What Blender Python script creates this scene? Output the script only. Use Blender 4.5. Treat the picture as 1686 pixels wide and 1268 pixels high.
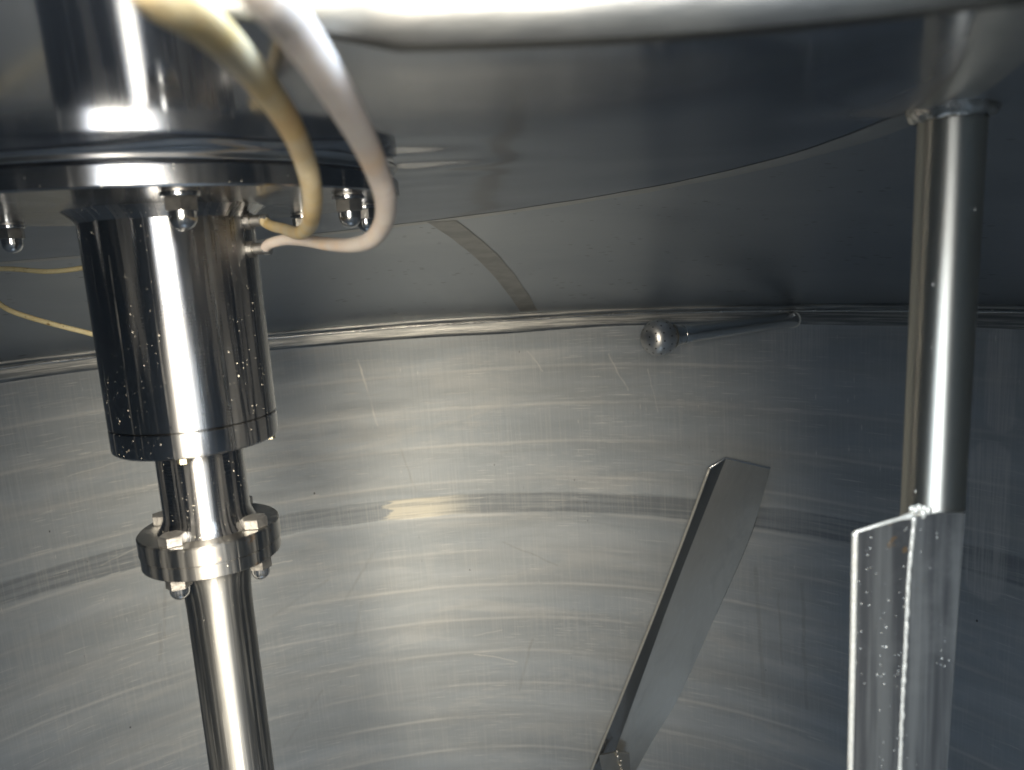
import bpy, bmesh, math, random
from mathutils import Vector, Matrix, noise as mnoise
from mathutils.geometry import delaunay_2d_cdt
R_ = math.radians
random.seed(7)
for o in list(bpy.data.objects): bpy.data.objects.remove(o)
SC = bpy.context.scene
COL = SC.collection

# ------------------------------------------------------------------ camera
CAM = Vector((0.228, -0.6825, 2.2))
cd = bpy.data.cameras.new("camera"); cam = bpy.data.objects.new("camera", cd); COL.objects.link(cam)
pitch, roll = R_(9.85), R_(-4.04)
fw = Vector((0, math.cos(pitch), -math.sin(pitch))); rt0 = Vector((1, 0, 0)); up0 = rt0.cross(fw)
rt = math.cos(roll)*rt0 + math.sin(roll)*up0; up = -math.sin(roll)*rt0 + math.cos(roll)*up0
M3 = Matrix((rt, up, -fw)).transposed()
cam.matrix_world = Matrix.Translation(CAM) @ M3.to_4x4()
cd.sensor_width = 36.0; cd.lens = 36.0*1250/1686
cd.clip_start = 0.01; cd.clip_end = 50
cd.dof.use_dof = True; cd.dof.focus_distance = 0.95; cd.dof.aperture_fstop = 8.5
SC.camera = cam

# ------------------------------------------------------------------ light
W = bpy.data.worlds.new("World"); SC.world = W; W.use_nodes = True
bg = W.node_tree.nodes["Background"]; bg.inputs[0].default_value = (0.40, 0.58, 0.92, 1); bg.inputs[1].default_value = 5.0

def area(name, loc, target, sx, sy, power, color, spread):
    l = bpy.data.lights.new(name, 'AREA'); l.shape = 'RECTANGLE' if sy else 'DISK'
    l.size = sx
    if sy: l.size_y = sy
    l.energy = power; l.color = color; l.spread = R_(spread)
    o = bpy.data.objects.new(name, l); COL.objects.link(o); o.location = loc
    d = Vector(target) - Vector(loc); o.rotation_euler = d.to_track_quat('-Z', 'Z').to_euler()
    return o
# cool daylight filling the open manhole overhead, and its brighter glare low at the back of the opening
area("manhole_daylight", (0.26, -0.735, 2.34), (0.26, -0.70, 0.0), 0.42, 0.40, 15.0, (0.70, 0.85, 1.0), 180)
area("manhole_glare", (0.22, -0.86, 2.275), (0.27, -0.25, 1.95), 0.50, 0.24, 3.6, (0.92, 0.95, 1.0), 172)
# inspection lamp held in the manhole behind the lens, aimed across the tank
area("inspection_lamp", (0.15, -0.84, 2.215), (-0.16, 1.5, 1.25), 0.26, 0, 6.3, (1.0, 0.865, 0.66), 62)

vs = SC.view_settings
vs.view_transform = 'Standard'; vs.look = 'None'; vs.exposure = 0.12; vs.gamma = 1.0; vs.use_curve_mapping = False
SC.render.engine = 'CYCLES'
SC.cycles.use_denoising = True
SC.cycles.max_bounces = 8; SC.cycles.glossy_bounces = 7; SC.cycles.diffuse_bounces = 3
SC.cycles.sample_clamp_indirect = 6.0
SC.cycles.caustics_reflective = True

# ------------------------------------------------------------------ node helpers
class NT:
    def __init__(s, name):
        s.m = bpy.data.materials.new(name); s.m.use_nodes = True
        s.t = s.m.node_tree; s.n = s.t.nodes; s.n.clear()
        s.out = s.n.new('ShaderNodeOutputMaterial'); s.b = s.n.new('ShaderNodeBsdfPrincipled')
        s.t.links.new(s.b.outputs[0], s.out.inputs[0])
    def link(s, a, b): s.t.links.new(a, b)
    def put(s, sock, v):
        if isinstance(v, bpy.types.NodeSocket): s.link(v, sock)
        elif isinstance(v, (int, float)):
            sock.default_value = v if not hasattr(sock.default_value, '__len__') else [v]*len(sock.default_value)
        else:
            dv = list(v)
            if len(sock.default_value) == 4 and len(dv) == 3: dv.append(1)
            sock.default_value = dv
    def math(s, op, a, b=0.0, c=0.0, clamp=False):
        n = s.n.new('ShaderNodeMath'); n.operation = op; n.use_clamp = clamp
        for i, v in enumerate((a, b, c)): s.put(n.inputs[i], v)
        return n.outputs[0]
    def add(s, a, b): return s.math('ADD', a, b)
    def sub(s, a, b): return s.math('SUBTRACT', a, b)
    def mul(s, a, b): return s.math('MULTIPLY', a, b)
    def ss(s, x, a, b, lo=0.0, hi=1.0):           # smooth map
        n = s.n.new('ShaderNodeMapRange'); n.interpolation_type = 'SMOOTHSTEP'
        s.put(n.inputs[0], x); n.inputs[1].default_value = a; n.inputs[2].default_value = b
        n.inputs[3].default_value = lo; n.inputs[4].default_value = hi
        return n.outputs[0]
    def coord(s, kind='Object'):
        return s.n.new('ShaderNodeTexCoord').outputs[kind]
    def scale(s, v, sc, loc=(0, 0, 0), rot=(0, 0, 0)):
        n = s.n.new('ShaderNodeMapping'); s.put(n.inputs[0], v); n.inputs[1].default_value = loc
        n.inputs[2].default_value = rot; n.inputs[3].default_value = sc; return n.outputs[0]
    def noise(s, v, scale=5, detail=3, rough=0.5, dist=0.0):
        n = s.n.new('ShaderNodeTexNoise'); s.put(n.inputs['Vector'], v); n.inputs['Scale'].default_value = scale
        n.inputs['Detail'].default_value = detail; n.inputs['Roughness'].default_value = rough
        n.inputs['Distortion'].default_value = dist
        return n.outputs[0]
    def voro(s, v, scale, feature='F1', rand=1.0):
        n = s.n.new('ShaderNodeTexVoronoi'); n.feature = feature; s.put(n.inputs['Vector'], v)
        n.inputs['Scale'].default_value = scale; n.inputs['Randomness'].default_value = rand; return n
    def sep(s, v):
        n = s.n.new('ShaderNodeSeparateXYZ'); s.put(n.inputs[0], v); return n.outputs
    def comb(s, x, y, z=0.0):
        n = s.n.new('ShaderNodeCombineXYZ')
        for i, q in enumerate((x, y, z)): s.put(n.inputs[i], q)
        return n.outputs[0]
    def mix(s, f, a, b):
        n = s.n.new('ShaderNodeMix'); n.data_type = 'RGBA'; s.put(n.inputs[0], f); s.put(n.inputs[6], a); s.put(n.inputs[7], b)
        return n.outputs[2]
    def bump(s, h, strength, dist, normal=None):
        n = s.n.new('ShaderNodeBump'); s.put(n.inputs['Height'], h); n.inputs['Strength'].default_value = strength
        n.inputs['Distance'].default_value = dist
        if normal is not None: s.link(normal, n.inputs['Normal'])
        return n.outputs[0]
    def tangent(s, axis='Z'):
        n = s.n.new('ShaderNodeTangent'); n.direction_type = 'RADIAL'; n.axis = axis; s.link(n.outputs[0], s.b.inputs['Tangent'])
    def specks(s, v, scale, rmax, keep, stretch=(1, 1, 1)):
        """sparse dots: 1 inside a dot; only a share of the cells carry one"""
        n = s.voro(s.scale(v, stretch), scale)
        r = s.sep(n.outputs['Color'])
        on = s.math('GREATER_THAN', r[0], 1-keep)
        size = s.mul(r[1], rmax)
        return s.mul(on, s.math('LESS_THAN', n.outputs['Distance'], size))
    def set(s, **k):
        for a, v in k.items(): s.put(s.b.inputs[a.replace('_', ' ')], v)
        return s.m

def turned_steel(name, base=(.56, .57, .58), rough=.24, aniso=.8, speck=0.0, grime_shade=0.0, lathe=160, rust=0.0):
    """lathe-turned stainless: grooves run round the axis, so light stretches along it"""
    t = NT(name); o = t.coord('Object'); x = t.sep(o)
    ring = t.noise(t.comb(0.0, 0.0, t.mul(x[2], lathe*8)), 1.0, 2)
    fine = t.noise(t.scale(o, (20, 20, 900)), 1.0, 2)
    cloud = t.noise(o, 14, 4, .6)
    rg = t.add(rough, t.mul(t.sub(cloud, .5), .10))
    rg = t.add(rg, t.mul(t.sub(ring, .5), .05))
    an = t.math('ARCTAN2', x[1], x[0])
    refl_film = t.ss(t.noise(t.comb(t.mul(an, 4.5), t.mul(x[2], 2.5), lathe*.1), 1.0, 4, .65), .46, .66)
    refl_streak = t.mul(t.ss(t.noise(t.comb(t.mul(an, 22), t.mul(x[2], 3.0), 9.0), 1.0, 2), .60, .68), t.ss(cloud, .35, .6))
    refl_film = t.math('MAXIMUM', t.mul(refl_film, .7), refl_streak)
    rg = t.add(rg, t.mul(refl_film, .11))
    col = t.mix(t.ss(cloud, .35, .75), base, [c*.86 for c in base])
    col = t.mix(t.mul(refl_film, .22), col, (.50, .51, .50))  # paler streaks stand in for thin vertical reflected lines
    met = t.sub(1.0, t.mul(refl_film, .10))
    if speck:
        s1 = t.specks(o, 215, .13, speck*.7, (1, 1, .75)); s2 = t.specks(o, 520, .15, speck*.9, (1, 1, .6))
        zone = t.ss(t.noise(t.scale(o, (1, 1, .45)), 13, 3), .36, .54)
        m = t.mul(t.math('MAXIMUM', s1, s2), zone)
        col = t.mix(m, col, (.80, .77, .68)); rg = t.add(rg, t.mul(m, .5)); met = t.mul(met, t.sub(1.0, t.mul(m, .95)))
    if rust:
        rm = t.mul(t.ss(t.noise(o, 45, 4, .7), .62, .74), rust)
        col = t.mix(rm, col, (.42, .20, .06)); rg = t.add(rg, t.mul(rm, .3))
    t.tangent('Z')
    nb = t.bump(t.add(t.mul(fine, .6), ring), .045, .0004)
    t.set(Base_Color=col, Metallic=met, Roughness=rg, Anisotropic=aniso, Anisotropic_Rotation=.25, Normal=nb)
    return t.m

def cast_steel(name, base=(.55, .55, .54), rough=.3, scale=120, bump=.25):
    t = NT(name); o = t.coord('Object')
    n1 = t.noise(o, scale, 4, .65); n2 = t.noise(o, scale*.2, 3)
    sp = t.specks(o, scale*3.2, .28, .25)
    col = t.mix(t.ss(n2, .4, .7), base, [c*.72 for c in base]); col = t.mix(t.mul(sp, .8), col, (.10, .09, .07))
    t.set(Base_Color=col, Metallic=1.0, Roughness=t.add(rough, t.mul(t.sub(n1, .5), .3)), Normal=t.bump(n1, bump, .0006))
    return t.m

MAT = {}
MAT['housing'] = turned_steel('polished housing steel', base=(.34, .345, .355), rough=.25, aniso=1.0, speck=.42, lathe=120)
MAT['hub'] = turned_steel('hub steel', base=(.34, .34, .345), rough=.27, aniso=.95, speck=.6, lathe=140)
MAT['flange'] = turned_steel('flange steel', base=(.44, .445, .45), rough=.18, aniso=.4, speck=.15, lathe=160)
MAT['coupling'] = turned_steel('coupling steel', base=(.37, .368, .36), rough=.30, aniso=.8, speck=.08, lathe=200, rust=.7)
MAT['shaft'] = turned_steel('shaft steel', base=(.27, .275, .275), rough=.44, aniso=.8, speck=.1, lathe=90)
MAT['nut'] = turned_steel('cap nut steel', rough=.17, aniso=.4, lathe=220)
MAT['nut_hex'] = cast_steel('nut hex steel', base=(.47, .46, .44), rough=.36, scale=260, bump=.5)
MAT['bolt'] = cast_steel('bolt head steel', base=(.46, .455, .445), rough=.42, scale=320, bump=.6)
MAT['weld'] = cast_steel('weld bead steel', base=(.60, .585, .55), rough=.26, scale=90, bump=.9)

MAT['pad'] = cast_steel('smooth pad steel', base=(.68, .685, .69), rough=.22, scale=14, bump=.10)

# ------------------------------------------------------------------ mesh helpers
def mesh_obj(name, verts, faces, mat, parent=None, smooth=True, sharp=35, label=None, loc=None):
    me = bpy.data.meshes.new(name); me.from_pydata([tuple(v) for v in verts], [], faces); me.update()
    return finish(name, me, mat, parent, smooth, sharp, label, loc)
def finish(name, me, mat, parent=None, smooth=True, sharp=35, label=None, loc=None):
    if smooth:
        me.polygons.foreach_set('use_smooth', [True]*len(me.polygons))
        if sharp: me.set_sharp_from_angle(angle=R_(sharp))
    o = bpy.data.objects.new(name, me); COL.objects.link(o)
    if mat: me.materials.append(mat)
    if parent: o.parent = parent
    if loc is not None: o.location = loc
    if label: o['label'] = label
    return o
def bm_obj(name, bm, mat, parent=None, smooth=True, sharp=35, label=None, loc=None):
    bmesh.ops.recalc_face_normals(bm, faces=bm.faces)
    me = bpy.data.meshes.new(name); bm.to_mesh(me); bm.free()
    return finish(name, me, mat, parent, smooth, sharp, label, loc)
def thing(name, label, cat, loc=(0, 0, 0), group=None):
    o = bpy.data.objects.new(name, None); COL.objects.link(o); o.location = loc; o.empty_display_size = .05
    o['label'] = label; o['category'] = cat
    if group: o['group'] = group
    return o
def lathe(prof, seg=96, cap0=True, cap1=True, wob=None):
    bm = bmesh.new(); rows = []
    for (r, z) in prof:
        row = []
        for k in range(seg):
            a = 2*math.pi*k/seg; rr, zz = r, z
            if wob: rr, zz = wob(r, z, a)
            row.append(bm.verts.new((rr*math.cos(a), rr*math.sin(a), zz)))
        rows.append(row)
    for i in range(len(rows)-1):
        for k in range(seg):
            bm.faces.new((rows[i][k], rows[i][(k+1) % seg], rows[i+1][(k+1) % seg], rows[i+1][k]))
    if cap0: bm.faces.new(rows[0][::-1])
    if cap1: bm.faces.new(rows[-1])
    return bm
def prism(n, r, z0, z1, ch=0.0, rot=0.0, top=True):
    """hex prism with chamfered end(s)"""
    bm = bmesh.new(); prof = [(r-ch, z0), (r, z0+ch*.6), (r, z1-ch*.6), (r-ch, z1)]
    rows = []
    for (q, z) in prof:
        rows.append([bm.verts.new((q*math.cos(rot+2*math.pi*k/n), q*math.sin(rot+2*math.pi*k/n), z)) for k in range(n)])
    for i in range(3):
        for k in range(n): bm.faces.new((rows[i][k], rows[i][(k+1) % n], rows[i+1][(k+1) % n], rows[i+1][k]))
    bm.faces.new(rows[0][::-1]); bm.faces.new(rows[-1]); return bm
def catmull(pts, n=14):
    P = [Vector(p) for p in pts]; P = [P[0]*2-P[1]] + P + [P[-1]*2-P[-2]]; out = []
    for i in range(1, len(P)-2):
        a, b, c, d = P[i-1:i+3]
        for k in range(n):
            t = k/n
            out.append(.5*((2*b)+(c-a)*t+(2*a-5*b+4*c-d)*t*t+(3*b-3*c+d-a)*t**3))
    out.append(P[-2]); return out
def tube_bm(path, rad, seg=20, bm=None, cap=True):
    bm = bm or bmesh.new(); rows = []; n = len(path); prev = None
    for i, p in enumerate(path):
        d = (path[min(i+1, n-1)]-path[max(i-1, 0)]).normalized()
        if prev is None:
            q = Vector((0, 0, 1)) if abs(d.z) < .9 else Vector((1, 0, 0)); a = d.cross(q).normalized()
        else: a = (prev - d*prev.dot(d)).normalized()
        prev = a; b = d.cross(a); r = rad(i/(n-1)) if callable(rad) else rad
        rows.append([bm.verts.new(p + r*(math.cos(2*math.pi*k/seg)*a + math.sin(2*math.pi*k/seg)*b)) for k in range(seg)])
    for i in range(n-1):
        for k in range(seg): bm.faces.new((rows[i][k], rows[i][(k+1) % seg], rows[i+1][(k+1) % seg], rows[i+1][k]))
    if cap: bm.faces.new(rows[0][::-1]); bm.faces.new(rows[-1])
    return bm
def plate_bm(grid, th):
    """sheet through a grid of points, given thickness th along the averaged normal"""
    nr, nc = len(grid), len(grid[0]); G = [[Vector(p) for p in row] for row in grid]
    N = [[None]*nc for _ in range(nr)]
    for i in range(nr):
        for j in range(nc):
            du = G[min(i+1, nr-1)][j]-G[max(i-1, 0)][j]; dv = G[i][min(j+1, nc-1)]-G[i][max(j-1, 0)]
            N[i][j] = du.cross(dv).normalized()
    bm = bmesh.new()
    A = [[bm.verts.new(G[i][j]+N[i][j]*th/2) for j in range(nc)] for i in range(nr)]
    B = [[bm.verts.new(G[i][j]-N[i][j]*th/2) for j in range(nc)] for i in range(nr)]
    for i in range(nr-1):
        for j in range(nc-1):
            bm.faces.new((A[i][j], A[i+1][j], A[i+1][j+1], A[i][j+1])); bm.faces.new((B[i][j], B[i][j+1], B[i+1][j+1], B[i+1][j]))
    for i in range(nr-1):
        bm.faces.new((A[i][0], B[i][0], B[i+1][0], A[i+1][0])); bm.faces.new((A[i][-1], A[i+1][-1], B[i+1][-1], B[i][-1]))
    for j in range(nc-1):
        bm.faces.new((A[0][j], A[0][j+1], B[0][j+1], B[0][j])); bm.faces.new((A[-1][j], B[-1][j], B[-1][j+1], A[-1][j+1]))
    return bm

# ------------------------------------------------------------------ tank (setting)
RT, ZS = 1.5, 2.0275                      # wall radius, height of the seam under the shoulder
KC, RC = Vector((-.262, -.062)), .7525    # crown plate: centre, radius (set off the tank axis)
HC, HR = Vector((.245, -.718)), .25       # manhole: a circle with its left front corner squared off
def _outline():
    a0, a1 = R_(109.4), R_(-193.0)
    arc = [HC+HR*Vector((math.cos(a0+(a1-a0)*k/150), math.sin(a0+(a1-a0)*k/150))) for k in range(151)]
    left = [Vector(p) for p in ((.040, -.650), (.094, -.632), (.132, -.612), (.148, -.585), (.1525, -.555), (.153, -.525), (.1535, -.502), (.1555, -.489))]
    return arc+left
HOLE = _outline()[::-1]                       # counter-clockwise
def in_hole(p, m=0.0):
    d = (p-HC).length
    if d > HR+m: return False
    n = len(HOLE); ins = False
    for i in range(n):
        a, b = HOLE[i], HOLE[i-1]
        if (a.y > p.y) != (b.y > p.y) and p.x < (b.x-a.x)*(p.y-a.y)/(b.y-a.y)+a.x: ins = not ins
        if m:
            e = b-a; q = max(0, min(1, (p-a).dot(e)/max(e.dot(e), 1e-12)))
            if (p-a-e*q).length < m: return True
    return ins
def dome_z(x, y): return 2.2765-.045*(x*x+y*y)
def crown_z(x, y):
    z = dome_z(x, y); e = min(1, max(0, (RC-math.hypot(x-KC.x, y-KC.y))/.06))
    z += .0010*mnoise.noise(Vector((x*5.5+3, y*5.5, .3)))*e
    q = math.hypot(x+.04, y+.05)
    z += .0020*mnoise.noise(Vector((x*15, y*15, 4)))*math.exp(-((q-.2)/.07)**2)
    z -= .0045*math.exp(-((x-.474)**2+(y+.273)**2)/.0030)
    return z
def shoulder_z(x, y):
    p = Vector((x, y)); v = p-KC; dr = max(0, v.length-RC); dw = max(0, RT-p.length); q = dr/(dr+dw+1e-9)
    c = KC+v.normalized()*RC; zr = dome_z(c.x, c.y)
    return zr+(ZS-zr)*q+.026*math.sin(math.pi*q)
def holed_sheet(name, mat, pts, loops, keep, zf, normals=False):
    """plan triangulation of points and closed edge loops, lifted to zf; faces look down"""
    P = [Vector(p) for p in pts]; E = []
    for lp in loops:
        n = len(P); P += [Vector(p) for p in lp]; E += [(n+i, n+(i+1) % len(lp)) for i in range(len(lp))]
    vs_, _, fs, *_ = delaunay_2d_cdt(P, E, [], 0, 1e-6)
    F = [tuple(reversed(f)) for f in fs if keep(sum((vs_[i] for i in f), Vector((0, 0)))/len(f))]
    used = sorted({i for f in F for i in f}); ix = {k: n for n, k in enumerate(used)}
    V = [(vs_[k].x, vs_[k].y, zf(vs_[k].x, vs_[k].y)) for k in used]
    o = mesh_obj(name, V, [[ix[i] for i in f] for f in F], mat, sharp=0)
    if normals:
        h = .0015; N = []
        for (x, y, z) in V:
            N.append(Vector(((zf(x+h, y)-zf(x-h, y))/(2*h), (zf(x, y+h)-zf(x, y-h))/(2*h), -1)).normalized())
        o.data.normals_split_custom_set_from_vertices(N)
    return o
def circle(c, r, n): return [c+r*Vector((math.cos(2*math.pi*k/n), math.sin(2*math.pi*k/n))) for k in range(n)]

def wall_material():
    t = NT('brushed tank wall'); uv = t.coord('UV'); x = t.sep(uv); u, v = x[0], x[1]
    # u = metres round the wall, v = height
    wv = t.add(v, t.mul(t.sub(t.noise(t.comb(t.mul(u, 1.3), t.mul(v, 2.0)), 1.0, 3), .5), .030))
    # horizontal rings every 11 cm: raised dull line with a soft polished band under it
    ph = t.math('FRACT', t.add(t.math('DIVIDE', t.sub(wv, 1.7605), .110), 40.5))
    d = t.math('ABSOLUTE', t.sub(ph, .5))
    patchy = t.noise(t.comb(t.mul(u, 2.2), t.mul(v, 9)), 1.0, 3)
    line = t.mul(t.ss(d, .0, .07, 1, 0), t.ss(patchy, .36, .62))
    soft = t.ss(d, .05, .34, 1, 0)
    # brushing and wear
    vert = t.noise(t.comb(t.mul(u, 260), t.mul(v, 5)), 1.0, 3, .6)
    horz = t.noise(t.comb(t.mul(u, 4), t.mul(v, 160)), 1.0, 4, .65)
    cloud = t.noise(t.comb(t.mul(u, 1.6), t.mul(v, 6)), 1.0, 5, .6, .6)
    wip = t.noise(t.comb(t.mul(u, 3.5), t.mul(v, 26)), 1.0, 4, .6, .4)
    # fine scratches in two directions
    def scr(ang, sx, sy, lo, hi):
        n = t.noise(t.scale(uv, (sx, sy, 1), rot=(0, 0, R_(ang))), 1.0, 2, .5)
        return t.ss(n, lo, hi)
    s1 = t.mul(scr(62, 9, 330, .62, .70), t.ss(t.noise(t.comb(t.mul(u, 3), t.mul(v, 3)), 1, 2), .45, .6))
    s2 = t.mul(scr(-38, 11, 300, .63, .71), t.ss(t.noise(t.comb(t.mul(u, 2.3), t.mul(v, 4), 7.0), 1, 2), .48, .62))
    s3 = scr(86, 6, 420, .66, .74)
    scratch = t.math('MAXIMUM', t.math('MAXIMUM', s1, s2), t.mul(s3, .8))
    # individual marks: (u0,v0,u1,v1,width)
    jit = t.mul(t.sub(t.noise(t.comb(t.mul(u, 14), t.mul(v, 14)), 1.0, 3, .55), .5), .016)
    def stroke(u0, v0, u1, v1, w, soft=.5, j=1.0):
        L = math.hypot(u1-u0, v1-v0); cx, cy = (u1-u0)/L, (v1-v0)/L
        a = t.sub(u, u0); b = t.sub(v, v0)
        al = t.add(t.mul(a, cx), t.mul(b, cy)); ac = t.add(t.sub(t.mul(b, cx), t.mul(a, cy)), t.mul(jit, j))
        out = t.math('MAXIMUM', t.math('MAXIMUM', t.mul(al, -1.0), t.sub(al, L)), 0.0)
        dd = t.math('SQRT', t.add(t.mul(ac, ac), t.mul(out, out)))
        return t.ss(dd, w*(1-soft), w, 1, 0)
    def union(items):
        r = None
        for k in items: r = k if r is None else t.math('MAXIMUM', r, k)
        return r
    grind = union([stroke(*m) for m in WALL_MARKS['grind']])
    dark = union([stroke(*m) for m in WALL_MARKS['dark']])
    light = union([stroke(*m) for m in WALL_MARKS['light']])
    # the wide ground band
    bz = 1.468
    edge = t.mul(t.sub(t.noise(t.comb(t.mul(u, 5), t.mul(v, 14)), 1.0, 4, .6), .5), .022)
    bd = t.math('ABSOLUTE', t.sub(t.add(v, edge), bz))
    band = t.ss(bd, .026, .034, 1, 0)
    bandline = t.noise(t.comb(t.mul(u, 2.6), t.mul(v, 95)), 1.0, 4, .6)
    creamy = t.mul(band, t.mul(t.ss(t.add(u, t.mul(t.sub(bandline, .5), .16)), *WALL_MARKS['patch0']), t.ss(u, *WALL_MARKS['patch1'])))
    top = t.ss(t.add(v, edge), 1.935, 1.955)            # weathered strip under the seam
    pit = t.math('MAXIMUM', t.specks(t.comb(u, v), 30, .065, .16, (1, .6, 1)), t.specks(t.comb(u, v), 75, .07, .05))
    # clusters of short bright nicks, most of them high on the wall
    def nicks(ang, sc, keep):
        n = t.voro(t.scale(t.comb(u, v), (sc, sc*.13, 1), rot=(0, 0, R_(ang))), 1.0); c = t.sep(n.outputs['Color'])
        return t.mul(t.math('GREATER_THAN', c[0], 1-keep), t.ss(n.outputs['Distance'], .05, .12, 1, 0))
    nz = t.mul(t.ss(t.noise(t.comb(t.mul(u, 2.6), t.mul(v, 3.2), 11.0), 1.0, 3), .47, .60), t.ss(v, 1.0, 1.7, .35, 1.0))
    nick = t.mul(t.math('MAXIMUM', nicks(-34, 95, .30), nicks(22, 120, .22)), nz)
    hair = t.mul(nicks(8, 120, .10), t.ss(t.noise(t.comb(t.mul(u, 2), t.mul(v, 2.4), 21.0), 1.0, 2), .46, .6))
    base = t.mix(t.ss(cloud, .34, .70), (.385, .43, .475), (.475, .515, .55))
    base = t.mix(t.mul(t.ss(wip, .46, .72), .26), base, (.29, .325, .355))
    base = t.mix(t.mul(t.ss(t.noise(t.comb(t.mul(u, 2.4), t.mul(v, 13), 5.0), 1.0, 5, .65, .8), .50, .66), .30), base, (.64, .64, .62))
    base = t.mix(t.mul(t.mul(top, t.ss(horz, .42, .62)), .5), base, (.40, .41, .42))
    big = t.noise(t.comb(t.mul(u, .7), t.mul(wv, 6.5), 2.0), 1.0, 4, .55, .5)
    base = t.mix(t.mul(t.ss(big, .42, .62), .38), base, (.30, .325, .345))
    base = t.mix(t.mul(soft, .22), base, (.36, .375, .385))
    base = t.mix(t.mul(line, .36), base, (.74, .74, .72))
    base = t.mix(t.mul(band, t.ss(bandline, .40, .60, .9, .45)), base, (.24, .265, .29))
    base = t.mix(t.mul(creamy, t.ss(bandline, .36, .56, .35, .95)), base, (.66, .64, .56))  # polished patch: its stronger reflection is put into the colour
    base = t.mix(t.mul(grind, t.ss(vert, .35, .6, .12, .42)), base, (.70, .70, .69))
    base = t.mix(t.mul(dark, t.ss(cloud, .30, .62, .06, .28)), base, (.25, .25, .25))
    base = t.mix(t.mul(light, t.ss(patchy, .35, .6, .08, .45)), base, (.86, .84, .78))
    base = t.mix(t.mul(scratch, .45), base, (.86, .85, .80))
    base = t.mix(t.mul(nick, .65), base, (.84, .83, .79)); base = t.mix(t.mul(hair, .6), base, (.16, .165, .17))
    base = t.mix(t.mul(t.ss(vert, .45, .7), .17), base, (.70, .70, .68))
    base = t.mix(pit, base, (.04, .04, .04))
    rg = t.add(.60, t.mul(t.sub(cloud, .5), .12)); rg = t.add(rg, t.mul(t.sub(vert, .5), .10))
    rg = t.add(rg, t.mul(t.sub(wip, .5), .14))
    rg = t.sub(rg, t.mul(soft, .05)); rg = t.add(rg, t.mul(line, .05)); rg = t.sub(rg, t.mul(band, .06))
    h = t.add(t.mul(vert, .22), t.mul(horz, .18)); h = t.add(h, t.mul(line, .55)); h = t.add(h, t.mul(scratch, -.7))
    h = t.add(h, t.mul(cloud, 1.2)); h = t.add(h, t.mul(band, -1.2))
    h = t.add(h, t.mul(t.noise(t.comb(t.mul(u, 90), t.mul(v, 1.5)), 1.0, 3, .6), .5))
    nb = t.bump(h, .22, .0022)
    tn = t.n.new('ShaderNodeTangent'); tn.direction_type = 'UV_MAP'; tn.uv_map = 'UVMap'; t.link(tn.outputs[0], t.b.inputs['Tangent'])
    t.set(Base_Color=base, Metallic=.55, Roughness=rg, Normal=nb, Anisotropic=.7, Anisotropic_Rotation=.25)
    return t.m

def wu(deg): return R_(deg)*RT           # angle round the axis -> metres along the wall
WALL_MARKS = dict(
    dark=[(wu(97.0), 1.395, wu(102.3), 1.205, .0055), (wu(83.6), 1.345, wu(77.5), 1.27, .0035), (wu(94.4), 1.655, wu(93.0), 1.52, .0035),
          (wu(100.6), 1.19, wu(101.6), 1.09, .0065), (wu(81.0), 1.03, wu(82.9), .86, .0050), (wu(120.6), 1.36, wu(121.4), 1.22, .0050),
          (wu(121.6), 1.26, wu(122.2), 1.16, .0060), (wu(117.0), 1.17, wu(118.2), 1.05, .0035), (wu(104.0), 1.28, wu(110.3), 1.20, .0055),
          (wu(68.0), 1.605, wu(60.6), 1.595, .0030), (wu(83.0), 1.625, wu(77.0), 1.630, .0060), (wu(106.0), .93, wu(111.0), .78, .0060),
          (wu(55.6), 1.32, wu(55.0), .95, .0075), (wu(51.0), 1.30, wu(50.6), .95, .0060), (wu(53.3), 1.26, wu(53.0), 1.06, .0040)],
    light=[(wu(98.0), 1.93, wu(96.6), 1.73, .0035), (wu(127.5), 1.72, wu(119.0), 1.745, .0020), (wu(126.0), 1.47, wu(113.5), 1.545, .0022),
           (wu(70.4), 1.905, wu(68.6), 1.80, .0022), (wu(112.0), 1.355, wu(107.5), 1.36, .0020), (wu(88.0), .985, wu(83.0), .955, .0020),
           (wu(88.0), 1.045, wu(84.5), 1.062, .0020), (wu(79.3), 1.92, wu(77.8), 1.86, .0022), (wu(66.3), 1.86, wu(65.4), 1.74, .0016)],
    grind=[(wu(34.6), 1.955, wu(34.5), 1.79, .034, .35), (wu(34.2), 1.93, wu(34.3), 1.82, .010, .4), (wu(35.0), 1.70, wu(35.2), 1.42, .045, .25), (wu(51.5), 1.965, wu(51.5), 1.955, .10, .7), (wu(63.8), 1.975, wu(62.6), 1.955, .06, .6), (wu(122.5), 1.92, wu(116), 1.90, .020, .7)],
    patch0=(wu(96.6), wu(97.0), 1.0, 0.0), patch1=(wu(85.0), wu(92.5), 0.0, 1.0))
def build_wall():
    SEG, rows = 256, 60; V = []; F = []; UV = []
    for i in range(rows+1):
        z = ZS*i/rows
        for k in range(SEG+1):
            a = -math.pi/2 + 2*math.pi*k/SEG
            rr = RT + .0022*mnoise.noise(Vector((math.cos(a)*2.2, math.sin(a)*2.2, z*2.6)))
            V.append((rr*math.cos(a), rr*math.sin(a), z)); UV.append((a*RT, z))
    for i in range(rows):
        for k in range(SEG):
            a = i*(SEG+1)+k; F.append((a, a+SEG+1, a+SEG+2, a+1))       # faces look inward
    o = mesh_obj('tank_wall', V, F, wall_material(), sharp=0)
    lay = o.data.uv_layers.new(name='UVMap')
    for lp in o.data.loops: lay.data[lp.index].uv = UV[lp.vertex_index]
    o['kind'] = 'structure'; o['label'] = 'brushed grey steel tank wall with faint horizontal weld rings'
    return o
tank_wall = build_wall()

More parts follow.
